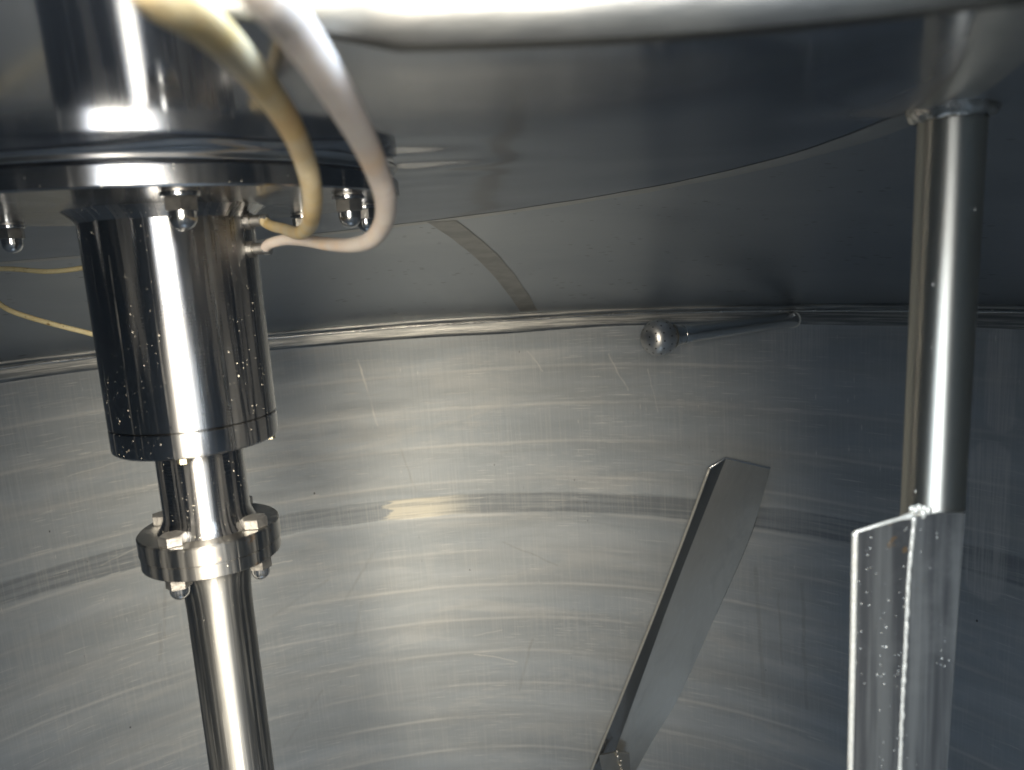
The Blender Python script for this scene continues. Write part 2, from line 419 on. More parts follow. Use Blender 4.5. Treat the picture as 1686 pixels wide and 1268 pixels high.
def crown_material():
    t = NT('polished crown plate'); o = t.coord('Object')
    sw = t.noise(o, 3.2, 4, .55, 1.6); fine = t.noise(t.scale(o, (60, 14, 1), rot=(0, 0, .4)), 1.0, 3)
    sp = t.specks(o, 22, .05, .10)
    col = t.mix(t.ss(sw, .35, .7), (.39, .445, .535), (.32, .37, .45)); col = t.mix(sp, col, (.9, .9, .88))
    # brushed patch at the stand pipe weld, browned to imitate the smeared reflection there
    x = t.sep(o); px_ = t.sub(x[0], .475); py_ = t.sub(x[1], -.258)
    al = t.math('MINIMUM', t.math('MAXIMUM', t.add(t.mul(px_, -.25), t.mul(py_, -.968)), 0.0), .26)
    qx = t.add(px_, t.mul(al, .25)); qy = t.add(py_, t.mul(al, .968))
    dd = t.math('SQRT', t.add(t.mul(qx, qx), t.mul(qy, qy)))
    ground = t.ss(t.add(dd, t.mul(t.sub(t.noise(o, 9, 2), .5), .05)), .018, .075, 1, 0)
    col = t.mix(t.mul(ground, .75), col, (.54, .49, .43))  # brown of the brushed patch imitates the smeared reflection by the pipe
    rg = t.add(.075, t.mul(t.sub(sw, .45), .09)); rg = t.add(rg, t.mul(ground, .36)); rg = t.add(rg, t.mul(t.sub(fine, .5), .03))
    t.set(Base_Color=col, Metallic=t.mul(t.sub(1.0, sp), t.sub(.74, t.mul(sw, .12))), Roughness=rg, Normal=t.bump(fine, .04, .001)); return t.m
def build_crown():
    pts = []
    for i in range(1, 76):
        r = RC*i/76; n = max(8, int(2*math.pi*r/.0115))
        pts += [p for p in circle(KC, r, n) if not in_hole(p, .005)]
    ring = [p for p in circle(KC, RC, 420)]
    o = holed_sheet('tank_crown', crown_material(), pts, [ring, HOLE],
                    lambda c: (c-KC).length < RC and not in_hole(c), crown_z, True)
    o['kind'] = 'structure'; o['label'] = 'mirror polished crown plate of the tank roof'
    return o
crown = build_crown()

def shoulder_material():
    t = NT('dull shoulder plate'); o = t.coord('Object'); x = t.sep(o)
    cloud = t.noise(o, 2.2, 5, .6, .5); fine = t.noise(o, 90, 3)
    ang = t.math('ARCTAN2', x[1], x[0]); r = t.math('SQRT', t.add(t.mul(x[0], x[0]), t.mul(x[1], x[1])))
    pol = t.comb(t.mul(ang, 1.2), r)
    n = t.voro(t.scale(pol, (26, 60, 1)), 1.0); c = t.sep(n.outputs['Color'])
    tick = t.mul(t.math('GREATER_THAN', c[0], .45), t.ss(n.outputs['Distance'], .10, .26, 1, 0))
    zone = t.ss(t.noise(pol, 5.0, 2), .46, .58)
    tick = t.mul(tick, zone)
    ring = t.noise(t.comb(t.mul(ang, 3), t.mul(r, 90)), 1.0, 3)
    col = t.mix(t.ss(cloud, .36, .68), (.44, .475, .515), (.52, .55, .58)); col = t.mix(t.mul(tick, .75), col, (.16, .17, .18))
    rg = t.add(.33, t.mul(t.sub(cloud, .5), .10)); rg = t.add(rg, t.mul(t.sub(ring, .5), .06))
    t.set(Base_Color=col, Metallic=.95, Roughness=rg, Normal=t.bump(t.add(fine, ring), .06, .001)); return t.m
def build_shoulder():
    pts = []
    for i in range(1, 60):
        r = RC+i*.026; n = int(2*math.pi*r/.03)
        pts += [p for p in circle(KC, r, n) if p.length < RT-.01 and not in_hole(p, .008)]
    o = holed_sheet('tank_shoulder', shoulder_material(), pts, [circle(KC, RC, 420), circle(Vector((0, 0)), RT, 256), HOLE],
                    lambda c: (c-KC).length > RC*.9999 and not in_hole(c) and c.length < RT, shoulder_z)
    o['kind'] = 'structure'; o['label'] = 'dull grey sloping shoulder of the tank roof'
    return o
shoulder = build_shoulder()

t = NT('ground weld strip'); o = t.coord('Object'); x = t.sep(o)
ang = t.math('ARCTAN2', x[1], x[0]); st = t.noise(t.comb(t.mul(ang, 9), t.mul(x[2], 240)), 1.0, 4, .65)
cl = t.noise(o, 6, 4, .6)
MAT['strip'] = t.set(Base_Color=t.mix(t.ss(st, .4, .65), (.18, .19, .195), (.42, .42, .405)), Metallic=1.0,
                     Roughness=t.add(.28, t.mul(cl, .22)), Normal=t.bump(t.add(st, t.mul(cl, .8)), .3, .0018))
def seam_wob(r, z, a):
    n = mnoise.noise(Vector((math.cos(a)*9, math.sin(a)*9, z*25)))
    return r+.0008*n*(z > 1.955), z+(.003 if z > 2.0 else .007)*mnoise.noise(Vector((math.cos(a)*4, math.sin(a)*4, 3+z*6)))+(.0025*mnoise.noise(Vector((math.cos(a)*30, math.sin(a)*30, 3))) if z < 1.97 else 0)
bm = lathe([(1.4990, 2.0315), (1.4966, 2.0290), (1.4950, 2.0250), (1.4958, 2.0205), (1.4976, 2.0170), (1.4981, 2.011), (1.4977, 2.003),
            (1.4973, 1.995), (1.4975, 1.988), (1.4979, 1.981), (1.5045, 1.970)], 300, False, False, seam_wob)
bmesh.ops.reverse_faces(bm, faces=bm.faces)
me = bpy.data.meshes.new('weld_seam'); bm.to_mesh(me); bm.free()
finish('weld_seam', me, MAT['strip'], tank_wall, sharp=0)
# thin bright bead along the foot of the seam
ring_pts = []
for k in range(361):
    a = R_(20)+R_(160)*k/360
    rr = 1.4972+.0006*mnoise.noise(Vector((a*40, 2, 3))); zz = 2.0125+.0030*mnoise.noise(Vector((math.cos(a)*4, math.sin(a)*4, 15)))+.0012*mnoise.noise(Vector((a*26, 5, 5)))
    ring_pts.append(Vector((rr*math.cos(a), rr*math.sin(a), zz)))
t = NT('bright bead steel'); o = t.coord('Object'); n = t.noise(o, 70, 3)
MAT['brightbead'] = t.set(Base_Color=(.68, .67, .64), Metallic=1.0, Roughness=t.add(.14, t.mul(n, .2)), Normal=t.bump(n, .5, .002))
bm_obj('weld_bead', tube_bm(ring_pts, lambda q: max(.0006, .0030+.0022*mnoise.noise(Vector((q*34, 1, 1)))), 10), MAT['brightbead'], tank_wall, sharp=0)
# ground strip round the crown joint
V = []; F = []; N = 420
for k in range(N+1):
    a = R_(-62)+2*math.pi*k/N*.86; d = Vector((math.cos(a), math.sin(a))); j = 1+.25*mnoise.noise(Vector((a*9, 1, 2)))
    for w, dz in ((-.011*j, .0004), (-.005*j, .0010), (.003, .0015), (.013*j, .0005)):
        p = KC+d*(RC+w); V.append((p.x, p.y, (crown_z(p.x, p.y) if w < 0 else shoulder_z(p.x, p.y))-dz))
for k in range(N):
    for j in range(3):
        a = k*4+j; F.append((a, a+1, a+5, a+4))
t = NT('pale ground joint'); o = t.coord('Object'); n = t.noise(o, 40, 4, .6)
MAT['joint'] = t.set(Base_Color=t.mix(n, (.50, .50, .48), (.66, .655, .63)), Metallic=.85, Roughness=.38, Normal=t.bump(n, .15, .001))
mesh_obj('weld_seam', V, F, MAT['joint'], crown, sharp=0)
# straight ground seam down the shoulder
V = []; F = []; N = 40
A0, A1 = Vector((.132, .583)), Vector((.290, 1.440))
nn = Vector(((A1-A0).y, -(A1-A0).x)).normalized()
for i in range(N+1):
    q = i/N; c = A0.lerp(A1, q); hw = .025
    for s in (-1, -.5, 0, .5, 1):
        p = c+nn*(s*hw*(1+.12*mnoise.noise(Vector((q*9, s*3, 2)))))
        V.append((p.x, p.y, shoulder_z(p.x, p.y)-.0009-.0011*(1-s*s)))
for i in range(N):
    for j in range(4):
        a = i*5+j; F.append((a, a+1, a+6, a+5))
t = NT('heat tinted weld strip'); o = t.coord('Object')
cl = t.noise(o, 18, 4, .6, .4)
MAT['tint'] = t.set(Base_Color=t.mix(t.ss(cl, .35, .65), (.30, .295, .28), (.39, .38, .36)), Metallic=.9, Roughness=.36, Normal=t.bump(cl, .3, .002))
mesh_obj('weld_strip', V, F, MAT['tint'], shoulder, sharp=0, label='brownish ground weld strip running down the shoulder')

# manhole neck
t = NT('bright rim steel'); o = t.coord('Object')
n1 = t.noise(t.scale(o, (18, 18, 60)), 1.0, 4, .6); n2 = t.noise(o, 70, 3)
n3 = t.noise(t.scale(o, (7, 7, 30)), 1.0, 5, .65, .8)
MAT['rim'] = t.set(Base_Color=t.mix(t.ss(n1, .35, .7), (.135, .128, .112), (.075, .073, .068)), Metallic=.85, Roughness=t.add(.36, t.mul(n2, .15)), Normal=t.bump(n1, .3, .002))
prof = [(.002, .165), (.002, -.007), (-.001, -.0112), (-.014, -.0125), (-.0170, -.0095), (-.0180, -.004), (-.0180, .165)]
bm = bmesh.new(); rows = []
for i, p in enumerate(HOLE):
    e = (HOLE[(i+1) % len(HOLE)]-HOLE[i-1]).normalized(); nrm = Vector((e.y, -e.x))     # outward
    s = crown_z(p.x, p.y) if (p-KC).length < RC else shoulder_z(p.x, p.y)
    f = .22+.78*max(0, min(1, (p.x-.165)/.04)) if p.y > -.66 else 1     # the lip is worn low at its left corner
    rows.append([bm.verts.new((p.x+nrm.x*r*f, p.y+nrm.y*r*f, (s+z*f if z < .1 else 2.27+z))) for r, z in prof])
for i in range(len(rows)):
    A, B = rows[i-1], rows[i]
    for j in range(len(prof)-1): bm.faces.new((A[j], B[j], B[j+1], A[j+1]))
rim = bm_obj('manhole_neck', bm, MAT['rim'], None, label='bright blurred steel rim of the open manhole')
rim['kind'] = 'structure'
# floor
t = NT('tank floor steel'); o = t.coord('Object'); c = t.noise(o, 3, 4, .6)
MAT['floor'] = t.set(Base_Color=t.mix(c, (.42, .43, .43), (.52, .52, .51)), Metallic=.9, Roughness=.42)
bm = lathe([(.001, -.06), (.5, -.05), (1.1, -.02), (1.52, .004)], 128, True, False)
fl = bm_obj('tank_floor', bm, MAT['floor']); fl['kind'] = 'structure'; fl['label'] = 'dished grey steel floor of the tank'

# ------------------------------------------------------------------ agitator
AX = Vector((-.0400, -.05, 0)); ZF = 2.2533
agi = thing('tank_agitator', 'vertical steel agitator with flanged black reflecting seal housing, bolted coupling and long shaft', 'agitator', (AX.x, AX.y, 2.2762))
def ap(name, bm, mat, sharp=30, parent=None, **k):
    """part of the agitator, heights given above the tank floor"""
    o = bm_obj(name, bm, mat, parent or agi, sharp=sharp, **k); return o
def zl(prof): return [(r, z-2.2762) for r, z in prof]
ap('mounting_flange', lathe(zl([(.060, ZF-.0002), (.1855, ZF), (.1868, ZF+.0013), (.1868, ZF+.0128), (.1855, ZF+.0142), (.05, ZF+.0143)]), 160), MAT['flange'])
def padwob(r, z, a):
    n = mnoise.noise(Vector((math.cos(a)*5, math.sin(a)*5, z*30)))
    return r*(1+.006*n), z
ap('welding_pad', lathe(zl([(.150, ZF+.0144), (.1815, ZF+.0145), (.1832, ZF+.0156), (.1836, ZF+.0172), (.1838, ZF+.0190), (.1842, ZF+.0206), (.1852, ZF+.0222), (.1868, ZF+.0238), (.05, ZF+.0245)]), 160, True, True, padwob), MAT['pad'], 60)
HRAD = .0662
ap('seal_housing', lathe(zl([(.050, 2.0826), (HRAD-.0006, 2.0826), (HRAD, 2.0832), (HRAD, 2.2440), (HRAD+.0010, 2.2452), (HRAD+.0030, 2.2476), (HRAD+.0075, 2.2515), (HRAD+.0100, 2.2532), (.05, 2.2532)]), 160), MAT['housing'])
cap = ap('housing_cap', lathe(zl([(.030, 2.0612), (HRAD-.0022, 2.0612), (HRAD-.0004, 2.0628), (HRAD, 2.0645), (HRAD, 2.0808), (HRAD-.0008, 2.0816), (.03, 2.0817)]), 160), MAT['housing'])
scr_mesh = None
for k in range(4):
    a = R_(-79+90*k)
    bm = prism(6, .0046, -.0045, 0.0, .0006, .3)
    if scr_mesh is None:
        t = NT('brass coloured screw'); o = t.coord('Object'); n = t.noise(o, 500, 2)
        MAT['screw'] = t.set(Base_Color=(.55, .50, .36), Metallic=1.0, Roughness=t.add(.3, t.mul(n, .3)))
        so = bm_obj('cap_screw', bm, MAT['screw'], cap, sharp=20); scr_mesh = so.data
    else:
        so = bpy.data.objects.new('cap_screw', scr_mesh); COL.objects.link(so); so.parent = cap; bm.free()
    so.location = (.0585*math.cos(a), .0585*math.sin(a), 2.0611-2.2762)
ap('upper_hub', lathe(zl([(.020, 2.0608), (.0353, 2.0600), (.0353, 2.0010), (.0358, 1.9975), (.0375, 1.9935), (.0392, 1.9895), (.0415, 1.9868), (.02, 1.9867)]), 128), MAT['hub'], 60)
CT, CB_ = 1.9866, 1.9585; CM = 1.9706; RCo = .0580
ap('coupling_flange', lathe(zl([(.02, CM+.0002), (RCo-.0005, CM+.0002), (RCo, CM+.0008), (RCo, CT-.0012), (RCo-.0012, CT), (.02, CT+.0001)]), 144), MAT['coupling'])
ap('coupling_flange', lathe(zl([(.02, CB_), (RCo-.0020, CB_), (RCo-.0008, CB_+.0012), (RCo-.0008, CM-.0008), (RCo-.0014, CM-.0002), (.02, CM-.0001)]), 144), MAT['coupling'])
ap('shaft', lathe(zl([(.0275, .15), (.0275, 1.915), (.0280, 1.928), (.0298, 1.942), (.0330, 1.952), (.0385, 1.9583), (.01, 1.9584)]), 96), MAT['shaft'], 60)

def dome_bm(r, z0, h):
    prof = [(r*math.cos(q), z0-(h-r)-r*math.sin(q)) for q in [R_(d) for d in (88, 80, 70, 60, 48, 36, 24, 12, 0)]]
    prof.append((r, z0)); prof.append((r*.6, z0+.0001))
    return lathe(prof, 40)
nutproto = None
def clone(src, parent):
    c = src.copy(); COL.objects.link(c); c.parent = parent; return c
def copy_tree(o, parent):
    c = clone(o, parent)
    for ch in o.children:
        clone(ch, c)
    return c
# eight cap nuts under the mounting flange
kids = None
for i, (a, sc) in enumerate(((-64, 1), (-17, 1), (25, 1), (64, 1), (118, 1), (164, 1), (209, 1), (253, 1))):
    p = (.163*math.cos(R_(a)), .163*math.sin(R_(a)), ZF-2.2762)
    if kids is None:
        nut = bm_obj('cap_nut', dome_bm(.0083, -.0125, .0125), MAT['nut'], agi, sharp=40)
        hx = bm_obj('hex', prism(6, .0107, -.0129, -.0040, .0009, R_(12)), MAT['nut_hex'], nut, sharp=20)
        ws = bm_obj('washer', lathe([(.006, -.0041), (.0116, -.0041), (.0120, -.0037), (.0120, -.0018), (.0116, -.0013), (.006, -.0013)], 48), MAT['nut'], nut, sharp=30)
        w2 = bm_obj('spring_washer', lathe([(.006, -.0013), (.0104, -.0013), (.0106, -.0010), (.0106, .0001), (.006, .0001)], 48), MAT['bolt'], nut, sharp=30)
        kids = nut
    else:
        nut = copy_tree(kids, agi)
    nut.location = p; nut.rotation_euler = (0, 0, R_(a*1.7+(27 if i == 0 else 0)))
# coupling: four hex bolts on top, four cap nuts beneath
bolt0 = cn0 = None
for k in range(4):
    a = R_(-106+90*k)
    if bolt0 is None:
        bolt0 = bm_obj('hex_bolt', prism(6, .0109, 0, .0082, .0010, R_(8)), MAT['bolt'], agi, sharp=20)
        cn0 = bm_obj('cap_nut', dome_bm(.0078, -.0085, .0110), MAT['nut'], agi, sharp=40)
        bm_obj('hex', prism(6, .0102, -.0088, 0.0001, .0008, R_(20)), MAT['nut_hex'], cn0, sharp=20)
        b, c = bolt0, cn0
    else:
        b = clone(bolt0, agi); c = copy_tree(cn0, agi)
    b.location = (0.0457*math.cos(a), 0.0457*math.sin(a), CT-2.2762+.0001); b.rotation_euler = (0, 0, k*.5+.4)
    c.location = (0.0457*math.cos(a), 0.0457*math.sin(a), CB_-2.2762); c.rotation_euler = (0, 0, k*.7)
# two hose nipples on the housing
for (a, z) in ((-7, 2.2400), (-8, 2.2180)):
    d = Vector((math.cos(R_(a)), math.sin(R_(a)), 0)); p0 = d*(HRAD-.004)+Vector((0, 0, z-2.2762))
    bm = tube_bm([p0, p0+d*.008, p0+d*.0081, p0+d*.017], lambda q: .0066 if q < .5 else .0048, 20)
    ap('hose_nipple', bm, MAT['bolt'], 30)
    ap('hose_clamp', tube_bm([p0+d*.0165, p0+d*.0166, p0+d*.0215, p0+d*.0216], lambda q: .0052 if .2 < q < .8 else .0046, 24), MAT['nut'], 30)
agi.rotation_euler = (0, R_(.55), 0)

# ------------------------------------------------------------------ hoses
def rubber(name, c0, c1, c2, stain, mottled):
    t = NT(name); o = t.coord('Object'); n = t.noise(o, 26, 4, .6, .3); f = t.noise(o, 160, 3)
    col = t.mix(t.ss(n, .38, .62), c0, c1); col = t.mix(t.mul(t.ss(t.noise(o, 11, 3, .6), .52, .68), stain), col, c2)
    col = t.mix(t.mul(t.ss(f, .60, .72), mottled), col, (.16, .10, .04))
    t.set(Base_Color=col, Roughness=.58, Subsurface_Weight=.15, Subsurface_Radius=(.006, .004, .002), Normal=t.bump(f, .12, .001)); return t.m
MAT['hoseA'] = rubber('aged cream rubber', (.54, .41, .19), (.52, .45, .31), (.42, .27, .10), .7, .22)
MAT['hoseB'] = rubber('off white rubber', (.52, .465, .435), (.55, .515, .49), (.60, .42, .26), .7, .14)
MAT['hoseC'] = rubber('yellowed thin tube', (.52, .45, .26), (.58, .52, .33), (.40, .28, .10), .4, .9)
def hose(name, pts, rad, mat, label, group=None, seg=24):
    bm = tube_bm(catmull([Vector(p) for p in pts], 16), rad, seg)
    o = bm_obj(name, bm, mat, None, sharp=0, label=label); o['category'] = 'hose'
    if group: o['group'] = group
    return o
HA = [(0.0385, -0.0605, 2.2395), (0.0463, -0.0675, 2.2347), (0.0680, -0.1041, 2.2288), (0.0915, -0.1609, 2.2230), (0.1164, -0.2320, 2.2225), (0.1369, -0.3022, 2.2275), (0.1470, -0.3415, 2.2350), (0.1522, -0.3705, 2.2431), (0.1572, -0.4051, 2.2488), (0.1603, -0.4398, 2.2533), (0.1642, -0.4752, 2.2541), (0.1685, -0.5111, 2.2521), (0.1690, -0.5336, 2.2509), (0.1681, -0.5429, 2.2555), (0.1677, -0.5400, 2.2727)]
HB = [(0.0383, -0.0620, 2.2175), (0.0453, -0.0700, 2.2205), (0.0618, -0.0849, 2.2220), (0.0822, -0.1107, 2.2197), (0.1091, -0.1522, 2.2146), (0.1355, -0.2035, 2.2115), (0.1563, -0.2540, 2.2128), (0.1705, -0.2985, 2.2196), (0.1780, -0.3376, 2.2280), (0.1806, -0.3718, 2.2359), (0.1826, -0.4064, 2.2414), (0.1842, -0.4431, 2.2458), (0.1855, -0.4780, 2.2495), (0.1855, -0.5049, 2.2525), (0.1853, -0.5250, 2.2534), (0.1842, -0.5356, 2.2572), (0.1853, -0.5383, 2.2705)]
HC1 = [ (-0.6379, 0.3481, 2.2899), (-0.5060, 0.3099, 2.2453), (-0.4311, 0.2866, 2.2282), (-0.3792, 0.2756, 2.2233), (-0.3285, 0.2644, 2.2170), (-0.2858, 0.2646, 2.2185), (-0.2571, 0.2657, 2.2246) ]
HC2 = [ (-0.5889, 0.3502, 2.3023), (-0.4681, 0.3074, 2.2312), (-0.4146, 0.2803, 2.1918), (-0.3887, 0.2672, 2.1750), (-0.3610, 0.2651, 2.1626), (-0.3242, 0.2628, 2.1497), (-0.2837, 0.2605, 2.1365), (-0.2507, 0.2583, 2.1238) ]
HC1 = [(-.530, .322, 2.2520)] + HC1[1:]; HC2 = [(-.545, .335, 2.2500)] + HC2[1:]
hose('water_hose', HA, lambda q: .0040+.0005*min(1, q*3), MAT['hoseA'], 'thick cream yellow stained hose, nearer the shaft, curving down to the seal housing', 'seal water hoses')
hose('water_hose', HB, lambda q: .0040+.0009*min(1, q*2.2), MAT['hoseB'], 'thick off white hose looping widest to the right and back to the housing', 'seal water hoses')
hose('thin_tube', HC1, .0031, MAT['hoseC'], 'upper thin yellowed tube behind the housing, nearly level', 'thin tubes behind the housing', 16)
hose('thin_tube', HC2, .0033, MAT['hoseC'], 'lower thin yellowed tube behind the housing, sloping down to the right', 'thin tubes behind the housing', 16)

# ------------------------------------------------------------------ stand pipe with fin
PIPE = [(0.4750, -0.2577, 2.2620), (0.4705, -0.2561, 2.0333), (0.4638, -0.2575, 1.8635), (0.4598, -0.2566, 1.7330)]
FIN = [
  [(0.4130, -0.2818, 2.0334), (0.4301, -0.2798, 2.0363), (0.4487, -0.2753, 2.0380), (0.4630, -0.2750, 2.0394), (0.4866, -0.2599, 2.0350)],
  [(0.4127, -0.2815, 1.9979), (0.4291, -0.2792, 1.9984), (0.4465, -0.2750, 1.9979), (0.4613, -0.2748, 1.9995), (0.4851, -0.2598, 1.9938)],
  [(0.4124, -0.2814, 1.9606), (0.4284, -0.2790, 1.9605), (0.4456, -0.2750, 1.9594), (0.4601, -0.2747, 1.9604), (0.4833, -0.2600, 1.9531)],
  [(0.4119, -0.2815, 1.9243), (0.4278, -0.2789, 1.9223), (0.4444, -0.2751, 1.9195), (0.4588, -0.2748, 1.9202), (0.4817, -0.2603, 1.9112)],
  [(0.4113, -0.2818, 1.8858), (0.4272, -0.2790, 1.8825), (0.4435, -0.2755, 1.8786), (0.4576, -0.2749, 1.8770), (0.4797, -0.2610, 1.8649)],
  [(0.4103, -0.2824, 1.8242), (0.4260, -0.2796, 1.8182), (0.4420, -0.2764, 1.8119), (0.4558, -0.2755, 1.8078), (0.4770, -0.2624, 1.7918)],
]
sp = thing('stand_pipe', 'bright polished steel pipe hanging from the roof with a splashed fin plate welded below', 'pipe', PIPE[0])
P0 = Vector(PIPE[0])
def rel(pts): return [Vector(p)-P0 for p in pts]
t = NT('bright pipe steel'); o = t.coord('Object'); n = t.noise(t.scale(o, (60, 60, 8)), 1.0, 3); sm = t.ss(t.noise(o, 30, 4, .65, .8), .56, .72)
sk = t.specks(o, 210, .20, .12)
t.tangent('Z')
MAT['pipe'] = t.set(Base_Color=t.mix(t.add(t.mul(sm, .5), sk), (.66, .635, .56), (.74, .715, .64)), Metallic=t.sub(1.0, t.mul(sk, .9)),
                    Roughness=t.add(.47, t.add(t.mul(sm, .10), t.mul(sk, .4))), Anisotropic=.92, Anisotropic_Rotation=.25)
pts = rel(PIPE); d0 = (pts[1]-pts[0]).normalized()
PR = .0168
bm_obj('pipe', tube_bm([Vector((0, 0, .012))]+[pts[0]+d0*q for q in (0.0, .08, .16)]+catmull(pts[1:], 8), PR, 64, None, True), MAT['pipe'], sp, sharp=40)
def colw(r, z, a):
    n = mnoise.noise(Vector((math.cos(a)*5, math.sin(a)*5, z*160)))
    return r+.0010*n, z+.0012*mnoise.noise(Vector((math.cos(a)*3, math.sin(a)*3, 9)))
bm_obj('weld_collar', lathe([(PR+.001, -.0085), (PR+.0035, -.0075), (PR+.0052, -.0045), (PR+.0058, -.001), (PR+.0066, .0015), (PR+.0095, .0028), (PR+.016, .0034), (PR+.026, .0038), (PR+.034, .0065)], 96, False, False, colw), MAT['weld'], sp, sharp=0)
t = NT('splashed fin steel'); o = t.coord('Object'); x = t.sep(o)
st = t.noise(t.scale(o, (110, 110, 4)), 1.0, 4, .6); sm = t.noise(o, 28, 4, .6)
s1 = t.specks(o, 190, .12, .5); s2 = t.specks(o, 420, .16, .5)
m = t.mul(t.math('MAXIMUM', s1, s2), t.ss(t.noise(t.scale(o, (1, 1, .4)), 34, 3), .40, .58))
rs = t.mul(t.ss(t.noise(o, 70, 3), .70, .76), .7)
c = t.mix(t.ss(st, .36, .66), (.15, .15, .15), (.31, .31, .295)); c = t.mix(t.mul(t.ss(sm, .5, .7), .3), c, (.42, .415, .39)); c = t.mix(rs, c, (.38, .24, .12)); c = t.mix(m, c, (.88, .87, .80))
MAT['fin'] = t.set(Base_Color=c, Metallic=t.sub(.85, t.mul(m, .8)), Roughness=t.add(.36, t.mul(t.sub(st, .5), .2)), Normal=t.bump(t.add(st, m), .25, .001))
FL = [rel(r) for r in FIN]
bm_obj('fin_plate', plate_bm([r[:3] for r in FL], .0024), MAT['fin'], sp, sharp=25)
bm_obj('cover_plate', plate_bm([[r[2]+Vector((.0007, -.0004, 0)), r[3], (r[3]*.5+r[4]*.5)+Vector((.004, -.006, 0)), r[4]] for r in FL], .0018), MAT['fin'], sp, sharp=40)
wl = catmull([r[2]+Vector((-.0002, -.0012, 0)) for r in FL], 30)
wl = [p+Vector((.0004*mnoise.noise(p*160), .0004*mnoise.noise(p*170), 0)) for p in wl]
t = NT('pale bead steel'); o = t.coord('Object'); n = t.noise(o, 300, 3)
MAT['bead'] = t.set(Base_Color=t.mix(n, (.56, .545, .49), (.76, .74, .67)), Metallic=.6, Roughness=.5, Normal=t.bump(n, .6, .001))
bm_obj('weld_bead', tube_bm(wl, lambda q: .0013+.0005*mnoise.noise(Vector((q*46, 2, 3))), 10), MAT['bead'], sp, sharp=0)
el = catmull([r[0] for r in FL], 20)
bm_obj('edge_bead', tube_bm(el, .0017, 12), MAT['bead'], sp, sharp=0)
te = [FL[0][0], FL[0][1]+Vector((0, 0, .0006)), FL[0][2]+Vector((0, 0, .0006))]
bm_obj('weld_bead', tube_bm(catmull(te, 10), lambda q: .0012+.0012*max(0, q-.75)*4, 10), MAT['bead'], sp, sharp=0)
bm = bmesh.new()
for k in range(22):
    q = random.random(); c_ = FL[0][2].lerp(FL[0][3], q*.7)+Vector((random.uniform(-.003, .002), random.uniform(-.0005, .002), random.uniform(-.001, .006)*(1-q*.6)))
    bmesh.ops.create_icosphere(bm, subdivisions=2, radius=random.uniform(.0012, .0024), matrix=Matrix.Translation(c_) @ Matrix.Diagonal((1, 1, random.uniform(.7, 1.6), 1)))
bm_obj('weld_blob', bm, MAT['bead'], sp, sharp=0)

# ------------------------------------------------------------------ spray ball
BALL = [ (0.5480, 0.9271, 2.0004), (0.5919, 0.9374, 2.0014), (0.6258, 0.9526, 2.0014), (0.9284, 1.1781, 1.9910), (0.9352, 1.1830, 1.9908) ]
sb = thing('spray_ball', 'perforated steel spray ball on a short arm welded to the tank wall', 'spray ball', BALL[3])
b0 = Vector(BALL[3]); bc = Vector(BALL[0])-b0; bd = (Vector(BALL[2])-Vector(BALL[0])).normalized()
t = NT('spray ball steel'); o = t.coord('Object'); n = t.noise(o, 60, 3)
t.tangent('X')
MAT['ball'] = t.set(Base_Color=(.58, .58, .57), Metallic=.95, Roughness=t.add(.36, t.mul(t.sub(n, .5), .1)), Anisotropic=.7)
t = NT('hole black'); MAT['hole'] = t.set(Base_Color=(.008, .008, .009), Metallic=0.0, Roughness=.9)
BR_ = .0395
q = Vector((1, 0, 0)).rotation_difference(-bd).to_matrix().to_4x4()
bm = bmesh.new(); bmesh.ops.create_uvsphere(bm, u_segments=64, v_segments=40, radius=BR_, matrix=Matrix.Rotation(math.pi/2, 4, 'Y'))
ball = bm_obj('ball', bm, MAT['ball'], sb, sharp=0); ball.matrix_local = Matrix.Translation(bc) @ q
# equator seam and drilled holes
hole_me = None
for ring, nh in ((-62, 6), (-38, 10), (-14, 14), (12, 14), (36, 12), (58, 8)):
    for k in range(nh):
        a = 2*math.pi*(k+.5*(ring % 4 == 2))/nh; la = R_(ring)
        d = Vector((math.sin(la), math.cos(la)*math.cos(a), math.cos(la)*math.sin(a)))
        if hole_me is None:
            bm = lathe([(.0004, 0.0), (.0016, 0.0), (.0019, -.0004), (.0019, -.003)], 12)
            ho = bm_obj('hole', bm, MAT['hole'], ball, sharp=0); hole_me = ho.data
        else:
            ho = bpy.data.objects.new('hole', hole_me); COL.objects.link(ho); ho.parent = ball
        ho.matrix_local = Matrix.Translation(d*(BR_+.0001)) @ Vector((0, 0, 1)).rotation_difference(d).to_matrix().to_4x4()
t = NT('spray arm steel'); o = t.coord('Object'); n = t.noise(o, 40, 3)
MAT['arm'] = t.set(Base_Color=(.60, .60, .58), Metallic=1.0, Roughness=t.add(.20, t.mul(t.sub(n, .5), .06)))
ap_ = [Vector(BALL[2])-b0-bd*.012, Vector(BALL[2])-b0, (Vector(BALL[2])-b0)*.5, Vector(BALL[4])-b0]
bm_obj('arm', tube_bm(ap_, .0186, 40), MAT['arm'], sb, sharp=40)
cs = [bc+bd*(BR_-.006), bc+bd*(BR_+.006), bc+bd*(BR_+.0061), bc+bd*(BR_+.018), bc+bd*(BR_+.0181), bc+bd*(BR_+.030)]
rr_ = [.0265, .0225, .0212, .0202, .0212, .0212]
bm_obj('collar', tube_bm(cs, lambda q_: rr_[min(5, int(round(q_*5)))], 40), MAT['arm'], sb, sharp=20)
n_ = Vector((-b0.x, -b0.y, 0)).normalized(); ax_ = (ap_[3]-ap_[1]).normalized()
loop = []
